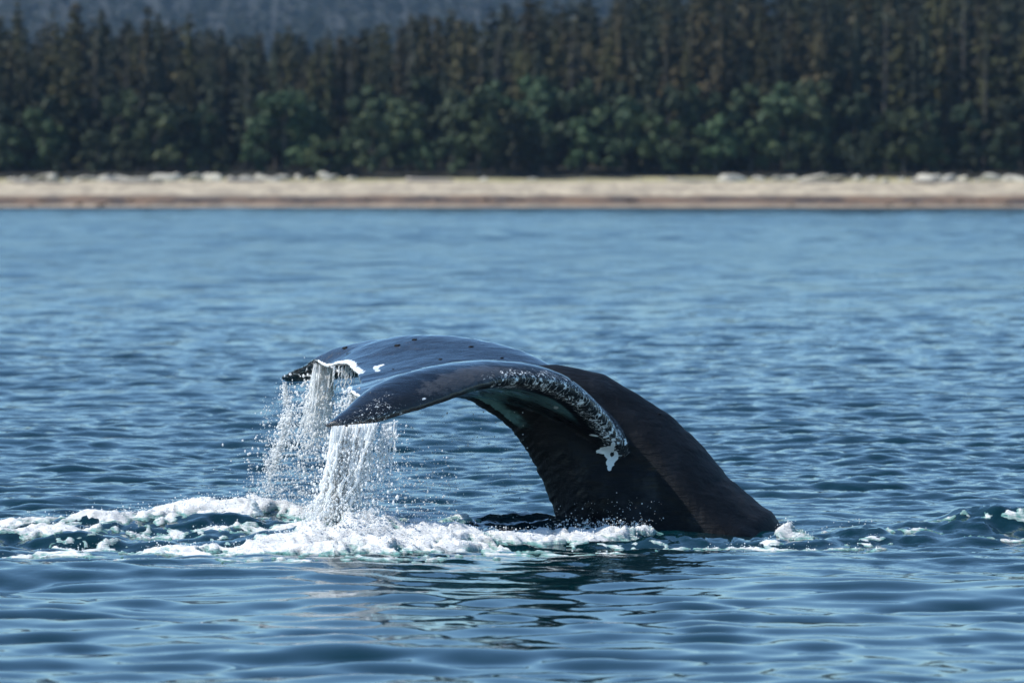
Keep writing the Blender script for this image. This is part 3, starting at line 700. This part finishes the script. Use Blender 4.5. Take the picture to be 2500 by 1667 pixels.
# px, py (base, on the water), half width, half depth (m), height (m), density
FRONT = [(430, 1352, .32, .30, 0.016, .9), (560, 1348, .36, .42, 0.030, 1.0), (690, 1345, .36, .55, 0.051, 1.15), (810, 1345, .40, .6, 0.071, 1.25), (930, 1344, .38, .5, 0.056, 1.2), (1050, 1336, .36, .38, 0.041, 1.05),
         (1160, 1332, .34, .32, 0.035, 1.0), (1270, 1328, .33, .30, 0.035, .95), (1380, 1318, .30, .25, 0.041, .9), (1470, 1312, .26, .18, 0.046, .85), (1545, 1308, .16, .12, 0.025, .75), (830, 1310, .30, .7, 0.030, .9)]
BACK = [(300, 1296, .40, .25, 0.015, .85), (420, 1290, .42, .30, 0.025, .9), (540, 1284, .42, .36, 0.034, .95), (650, 1280, .40, .4, 0.039, .9), (750, 1282, .32, .45, 0.039, .85), (600, 1312, .5, .5, 0.010, .42), (430, 1318, .5, .4, 0.010, .4)]
LEFT = [(60, 1296, .40, .28, 0.030, .95), (180, 1300, .3, .25, 0.018, .8), (130, 1322, .5, .3, 0.024, .95), (20, 1330, .4, .35, 0.018, .85), (230, 1342, .34, .2, 0.012, .75), (60, 1360, .4, .22, 0.006, .55), (340, 1325, .3, .2, 0.006, .5), (-60, 1315, .4, .5, 0.024, .9)]
LACE = [(300, 1372, .5, .22, .003, .42), (620, 1376, .5, .2, .003, .45), (900, 1374, .5, .2, .003, .46), (1120, 1362, .4, .22, .003, .46), (1300, 1350, .4, .2, .003, .46), (1000, 1300, .5, .3, .004, .40), (430, 1312, .6, .4, .004, .46), (660, 1316, .5, .4, .004, .46), (180, 1362, .5, .2, .003, .44), (1560, 1330, .4, .15, .003, .45), (1760, 1340, .4, .12, .003, .44)]
RIGHT = [(1955, 1318, .15, .15, .045, 1.05), (1955, 1322, .15, 0.13, 0.020, 0.85), (1905, 1330, .14, 0.08, 0.008, 0.68), (2010, 1310, .14, 0.10, 0.008, 0.64), (1990, 1336, .2, 0.10, 0.002, 0.51), (1730, 1332, .30, 0.08, 0.002, 0.51), (1830, 1334, .3, 0.10, 0.002, 0.51), (1620, 1334, .3, 0.10, 0.001, 0.44),
         (2130, 1326, .3, 0.10, 0.002, 0.29), (2250, 1318, .2, 0.10, 0.005, 0.38), (2350, 1306, .26, 0.09, 0.005, 0.32), (2470, 1300, .25, 0.11, 0.004, 0.38), (2540, 1305, .3, 0.13, 0.004, 0.41), (2440, 1325, .4, 0.04, 0.001, 0.26), (2080, 1338, .3, 0.10, 0.001, 0.42), (1480, 1345, .4, 0.10, 0.001, 0.42), (1340, 1348, .3, 0.08, 0.001, 0.41)]
FP = []
FP.append(foam('front_foam', FRONT, 'bright white churned foam band under the near fluke reaching the tail stock', -2.6, 1.1, -4.6, .6, .0125, .022, 700))
FP.append(foam('rear_foam', BACK, 'white foam ridge behind the falling water left of the tail', -3.0, -.9, -2.6, 2.2, .014, .024, 720))
FP.append(foam('side_foam', LEFT, 'streaky white foam at the left edge of the picture', -4.4, -2.0, -4.2, 1.8, .014, .024, 740))
FP.append(foam('wake_foam', RIGHT, 'thin foam flecks right of and before the tail stock', .2, 4.3, -3.6, 1.6, .013, .022, 760, .75))

foam('lace_foam', LACE, 'thin flecks and lacy threads of foam around the churned water', -4.3, 2.0, -4.6, .8, .014, .026, 780, .62)

# ------------------------------------------------------------------ falling water and spray
m = Mat('falling_water'); nz = m.noise(60., 4, .6, m.scale(m.coord(), 1, 1, .35))
m.P(base=m.mix(m.ramp(nz, .35, .65), (.93, .96, .97), (.99, .99, .99)), rough=.35, spec=.3, ior=1.333, trans=.0, norm=m.bump(nz, .35, .01)); M_FALL = m.m
def glow_through(m, f):
    tr = m.node('ShaderNodeBsdfTranslucent'); tr.inputs[0].default_value = (.98, .99, .99, 1); mx = m.node('ShaderNodeMixShader'); mx.inputs[0].default_value = f
    m.set(mx.inputs[1], m.p.outputs[0]); m.set(mx.inputs[2], tr.outputs[0]); m.nt.links.new(mx.outputs[0], m.n['Material Output'].inputs[0])
glow_through(m, .5)
m = Mat('water_drop'); m.P(base=col4((.93, .96, .97)), rough=.08, ior=1.333, trans=.3); glow_through(m, .35); M_DROP = m.m
ICO_V, ICO_F = [], []
_b = bmesh.new(); bmesh.ops.create_icosphere(_b, subdivisions=1, radius=1.0); ICO_V = np.array([v.co[:] for v in _b.verts]); ICO_F = np.array([[v.index for v in f.verts] for f in _b.faces]); _b.free()
def drops_mesh(name, C, R, stretch=None):
    C = np.asarray(C); R = np.asarray(R); n = len(C); k = len(ICO_V)
    r = np.random.default_rng(len(C)); sc = np.ones((n, 1, 3)) * r.uniform(.75, 1.3, (n, 1, 3))
    if stretch is not None: sc[:, 0, 2] *= stretch
    V = (ICO_V[None] * sc * R[:, None, None] + C[:, None]).reshape(-1, 3)
    F = (ICO_F[None] + (np.arange(n) * k)[:, None, None]).reshape(-1, 3)
    return V, F
def strands(paths, seg=26, sides=5):
    """paths: list of (P0, P1, r0, r1, wob, seed, brk)"""
    Vs, Fs = [], []; base = 0
    for P0, P1, r0, r1, wob, sd, brk in paths:
        t = np.linspace(0, brk, seg); P0 = np.asarray(P0); P1 = np.asarray(P1)
        c = P0[None] * (1 - t[:, None]) + P1[None] * t[:, None]
        sag = t * (1 - t)
        c[:, 0] += (P0[0] - P1[0]) * .35 * sag + wob * t * fbm(t * 7 + sd, t * 0 + sd * .37, 3, 170); c[:, 1] += wob * t * fbm(t * 7 + sd * 1.3, t * 0 + sd * .71, 3, 171)
        rad = (r0 + (r1 - r0) * t) * (1 + .8 * fbm(t * 18 + sd * 2.1, t * 0 + 1.7, 2, 172)); rad = np.maximum(rad, .0012); rad[-1] *= .2
        an = np.arange(sides) * 2 * math.pi / sides
        ring = np.stack([np.cos(an), np.sin(an), np.zeros(sides)], 1)
        V = c[:, None] + ring[None] * rad[:, None, None]
        i = np.arange(seg * sides).reshape(seg, sides); j = np.roll(i, -1, 1)
        F = np.stack([i[:-1].ravel(), j[:-1].ravel(), j[1:].ravel(), i[1:].ravel()], 1) + base
        Vs.append(V.reshape(-1, 3)); Fs.append(F); base += seg * sides
    return np.concatenate(Vs), np.concatenate(Fs)
def sheet(left, right, Y, seed, thr0, thr1, nu=80, nv=150, bulge=.06):
    L = catmull([at(*p, Y) for p in left], nv); R = catmull([at(*p, Y) for p in right], nv)
    u = np.linspace(0, 1, nu)[None, :]; v = np.linspace(0, 1, nv)[:, None]
    Pq = L[:, None] * (1 - u[..., None]) + R[:, None] * u[..., None]
    uu, vv = np.broadcast_to(u, (nv, nu)), np.broadcast_to(v, (nv, nu))
    n = fbm(uu * 14, vv * 5, 4, seed, .6); Pq[..., 1] += bulge * n + .04 * fbm(uu * 3, vv * 3, 2, seed + 3); Pq[..., 0] += .02 * vv * fbm(uu * 4 + 2, vv * 9, 3, seed + 5)
    edge = np.minimum(uu, 1 - uu) * 5
    keep = (fbm(uu * 9 + 5, vv * 4.5, 4, seed + 9, .6) < (thr0 + (thr1 - thr0) * vv) * np.clip(edge + .25, 0, 1) + .0)
    F = grid_faces(nv, nu); F = F[keep.ravel()[F].all(1)]
    return Pq.reshape(-1, 3), F
def merge(parts):
    V, F3, base = [], [], 0
    for v, f in parts:
        V.append(v)
        if f.shape[1] == 4: f = np.concatenate([f[:, [0, 1, 2]], f[:, [0, 2, 3]]])
        F3.append(f + base); base += len(v)
    return np.concatenate(V), np.concatenate(F3)
R_ = np.random.default_rng(77)
def scatter_along(P0, P1, n, spread0, spread1, rlo, rhi, tmin=0.0):
    t = R_.uniform(tmin, 1, n); sp_ = spread0 + (spread1 - spread0) * t
    C = P0[None] * (1 - t[:, None]) + P1[None] * t[:, None] + R_.normal(0, 1, (n, 3)) * sp_[:, None] * np.array([1, 1.3, .6])
    return C, rlo + (rhi - rlo) * R_.random(n) ** 3
def stream(name, label, strands_list, sheets, drop_sets):
    parts = [s for s in sheets]
    if strands_list: parts.append(strands(strands_list))
    for P0, P1, n, s0, s1, lo, hi in drop_sets:
        C, R = scatter_along(np.asarray(P0), np.asarray(P1), n, s0, s1, lo, hi); parts.append(drops_mesh('d', C, R, R_.uniform(.9, 1.8, n)))
    V, F = merge(parts); o = link(name, mesh_from(name, V, F), M_FALL); tag(o, label, 'falling water', 'water running off the flukes'); return o
YN, YF = -2.03, 1.75
# 1 the thick curtain from the near fluke tip
sl = []
for i in range(130):
    f = R_.random() ** 1.3; x0 = 812 + 108 * f; x1 = 775 + 66 * f + R_.normal(0, 7); Yq = YN + R_.normal(0, .05)
    sl.append((at(x0, 1040 - 8 * f, Yq), at(x1, 1285, Yq), R_.uniform(.005, .013), R_.uniform(.004, .012), .07, i * 1.7, R_.uniform(.5, 1.0)))
for i in range(16):
    x0 = R_.uniform(930, 975); Yq = YN + .1
    sl.append((at(x0, 1036 - (x0 - 930) * .25, Yq), at(x0 - R_.uniform(15, 45), 1240, Yq), .005, .004, .05, 300 + i, R_.uniform(.35, .8)))
shs = [sheet([(816, 1042), (812, 1100), (812, 1150), (816, 1190), (802, 1240), (782, 1300)], [(900, 1040), (884, 1095), (862, 1145), (845, 1185), (830, 1235), (838, 1300)], YN - .05, 815, .55, .2),
       sheet([(813, 1042), (808, 1090), (806, 1140), (818, 1172), (806, 1205), (796, 1245), (780, 1300)], [(925, 1038), (905, 1090), (880, 1135), (852, 1170), (838, 1205), (830, 1245), (850, 1300)], YN, 800, 1.1, .4),
       sheet([(822, 1042), (815, 1100), (812, 1150), (812, 1190), (800, 1240), (776, 1300)], [(905, 1038), (890, 1090), (866, 1140), (846, 1180), (830, 1230), (840, 1300)], YN + .05, 830, 1.5, .8)]
stream('water_curtain', 'thick white curtain of water pouring off the near fluke tip', sl, shs,
       [(at(880, 1060, YN), at(850, 1290, YN), 2600, .08, .14, .002, .009), (at(850, 1060, YN), at(800, 1280, YN), 2600, .05, .07, .002, .008), (at(955, 1040, YN), at(925, 1220, YN), 380, .05, .10, .002, .008)])
# 2 the broken veil from the far fluke
sl = []
for i in range(70):
    f = R_.random(); x0 = 766 + 46 * f; x1 = 690 + 95 * f + R_.normal(0, 8); Yq = YF - .1 + R_.normal(0, .05)
    sl.append((at(x0, 890, Yq), at(x1, 1235, Yq), R_.uniform(.003, .006), R_.uniform(.002, .005), .14, 500 + i * 1.3, R_.uniform(.15, .62)))
for i in range(26):
    x0 = R_.uniform(812, 868); sl.append((at(x0, 893, 1.1), at(x0 - 8, 960, 1.1), .003, .002, .03, 700 + i, R_.uniform(.3, .9)))
shs = [sheet([(765, 884), (764, 915), (758, 945), (738, 985)], [(806, 893), (808, 930), (804, 965), (790, 1000)], YF - .15, 850, .6, .0, 50, 70, .03),
       sheet([(806, 893), (815, 908), (835, 905)], [(862, 905), (852, 915), (840, 925)], 1.2, 860, .35, .05, 40, 30, .02)]
stream('water_veil', 'broken veil of water and drops falling off the far fluke', sl, shs,
       [(at(782, 915, YF), at(735, 1240, YF), 1300, .07, .30, .0025, .010), (at(780, 930, YF), at(760, 1110, YF), 900, .05, .09, .003, .011)])
# 3 the thin slanting rope from the far tip
sl = []
for i in range(22):
    sl.append((at(R_.uniform(690, 700), 932, YF + .2), at(705 + R_.normal(0, 4), 1010, YF + .2), .003, .003, .04, 900 + i, R_.uniform(.5, 1)))
    sl.append((at(706 + R_.normal(0, 4), 1010, YF + .2), at(662 + R_.normal(0, 5), 1150, YF + .2), .004, .003, .05, 950 + i, R_.uniform(.5, 1)))
    if i < 9: sl.append((at(662, 1140, YF + .2), at(640 + R_.normal(0, 6), 1225, YF + .2), .003, .002, .06, 990 + i, R_.uniform(.4, 1)))
stream('water_rope', 'thin slanting rope of drops falling from the far fluke tip', sl, [],
       [(at(694, 935, YF + .2), at(708, 1015, YF + .2), 260, .02, .03, .0025, .007), (at(708, 1010, YF + .2), at(660, 1150, YF + .2), 700, .03, .03, .003, .009), (at(662, 1145, YF + .2), at(642, 1230, YF + .2), 220, .02, .07, .0025, .008)])
# 4 the short spout behind the near fluke's trailing edge
sl = []
for i in range(60):
    f = R_.random(); sl.append((at(850 + 36 * f, 950 + 30 * f, -.95), at(838 + 30 * f, 1040, -.95), .004, .003, .05, 1100 + i, R_.uniform(.4, 1)))
spout = stream('water_spout', 'short white spout running off the near fluke trailing edge', sl, [sheet([(853, 948), (850, 980), (838, 1020), (835, 1060)], [(884, 962), (884, 985), (872, 1010), (860, 1040)], -.92, 870, .7, .3, 40, 50, .03)],
       [(at(862, 960, -.95), at(845, 1040, -.95), 500, .05, .06, .0025, .008)])
spout['kind'] = 'stuff'; del spout['category']; del spout['group']
# 5 drips below the tail stock
C, R = [], []
def cloud(n, px0, px1, py0, py1, Y0, Y1, lo, hi, p=3.0, bias=1.0):
    for i in range(n):
        f = R_.random() ** bias; C.append(at(R_.uniform(px0, px1), py0 + (py1 - py0) * f, R_.uniform(Y0, Y1))); R.append(lo + (hi - lo) * R_.random() ** p)
cloud(1700, 735, 925, 1215, 1305, -2.5, -1.5, .002, .009, 3, .6)
cloud(420, 960, 1290, 1000, 1265, -1.3, .3, .002, .0065, 3, .7)
cloud(900, 880, 1120, 1090, 1285, -2.0, -1.0, .002, .0075, 3, .7)
cloud(1500, 640, 800, 960, 1260, 1.0, 2.0, .002, .0085, 3, .7)
cloud(700, 600, 780, 1130, 1255, .8, 2.0, .002, .008, 3, .7)
cloud(120, 280, 640, 1225, 1275, -.5, .8, .002, .007, 3)
cloud(900, 1330, 1590, 1262, 1315, -1.2, -.55, .002, .009, 3, .6)
cloud(140, 1350, 1620, 1200, 1290, -1.0, -.5, .0015, .005, 3, .5)
cloud(160, 1925, 2010, 1300, 1325, -.6, -.2, .002, .007, 3)
cloud(260, 1990, 2500, 1265, 1325, -.8, .2, .0015, .006, 3, .6)
V, F = drops_mesh('spray', np.array(C), np.array(R))
tag(link('spray', mesh_from('spray', V, F), M_DROP), 'fine spray of scattered water drops around the tail', kind='stuff')
# grains of froth riding on the foam crests
C, R = [], []
for (x, y, z, th, H, keep), n in zip(FP, (6500, 3200, 2000, 700)):
    pr = keep * (.15 + H * 9) * sstep(.1, .5, th); idx = R_.choice(len(x), n, p=pr / pr.sum())
    q = np.stack([x[idx], y[idx], z[idx] + np.abs(R_.normal(0, .016 + .12 * H[idx], n)) * (R_.random(n) < .5)], 1); C.append(q); R.append(.0012 + .0045 * R_.random(n) ** 4)
V, F = drops_mesh('froth', np.concatenate(C), np.concatenate(R))
m = Mat('froth_bubble'); m.P(base=col4((.85, .87, .87)), rough=.25, trans=.15, ior=1.333)
tag(link('froth', mesh_from('froth', V, F), m.m), 'white froth bubbles tossed up along the foam', kind='stuff')
# one curling jet thrown up at the left of the foam
V, F = strands([(at(628, 1258, -.3), at(606, 1206, -.3), .026, .008, .03, 3.0, 1.0), (at(638, 1258, -.3), at(618, 1226, -.3), .02, .01, .03, 5.0, 1.0)], 18, 8)
tag(link('splash_jet', mesh_from('splash_jet', V, F), M_FALL), 'small curling jet of white water standing up from the rear foam', 'splash')

# ------------------------------------------------------------------ haze
V = np.array([(x, y, z) for x in (-2000, 2000) for y in (-70, 5600) for z in (-18, 480)], float)
F = [(0, 1, 3, 2), (4, 6, 7, 5), (0, 4, 5, 1), (2, 3, 7, 6), (0, 2, 6, 4), (1, 5, 7, 3)]
me = mesh_from('haze', V, F, smooth=False); hm = bpy.data.materials.new('haze_air'); hm.use_nodes = True; nt = hm.node_tree; nt.nodes.clear()
out = nt.nodes.new('ShaderNodeOutputMaterial'); pv = nt.nodes.new('ShaderNodeVolumePrincipled'); pv.inputs['Color'].default_value = (.42, .64, .92, 1); pv.inputs['Density'].default_value = .00005; pv.inputs['Anisotropy'].default_value = .2
nt.links.new(pv.outputs[0], out.inputs['Volume'])
tag(link('haze', me, hm), 'thin bluish air between the camera and the far hill', kind='stuff')
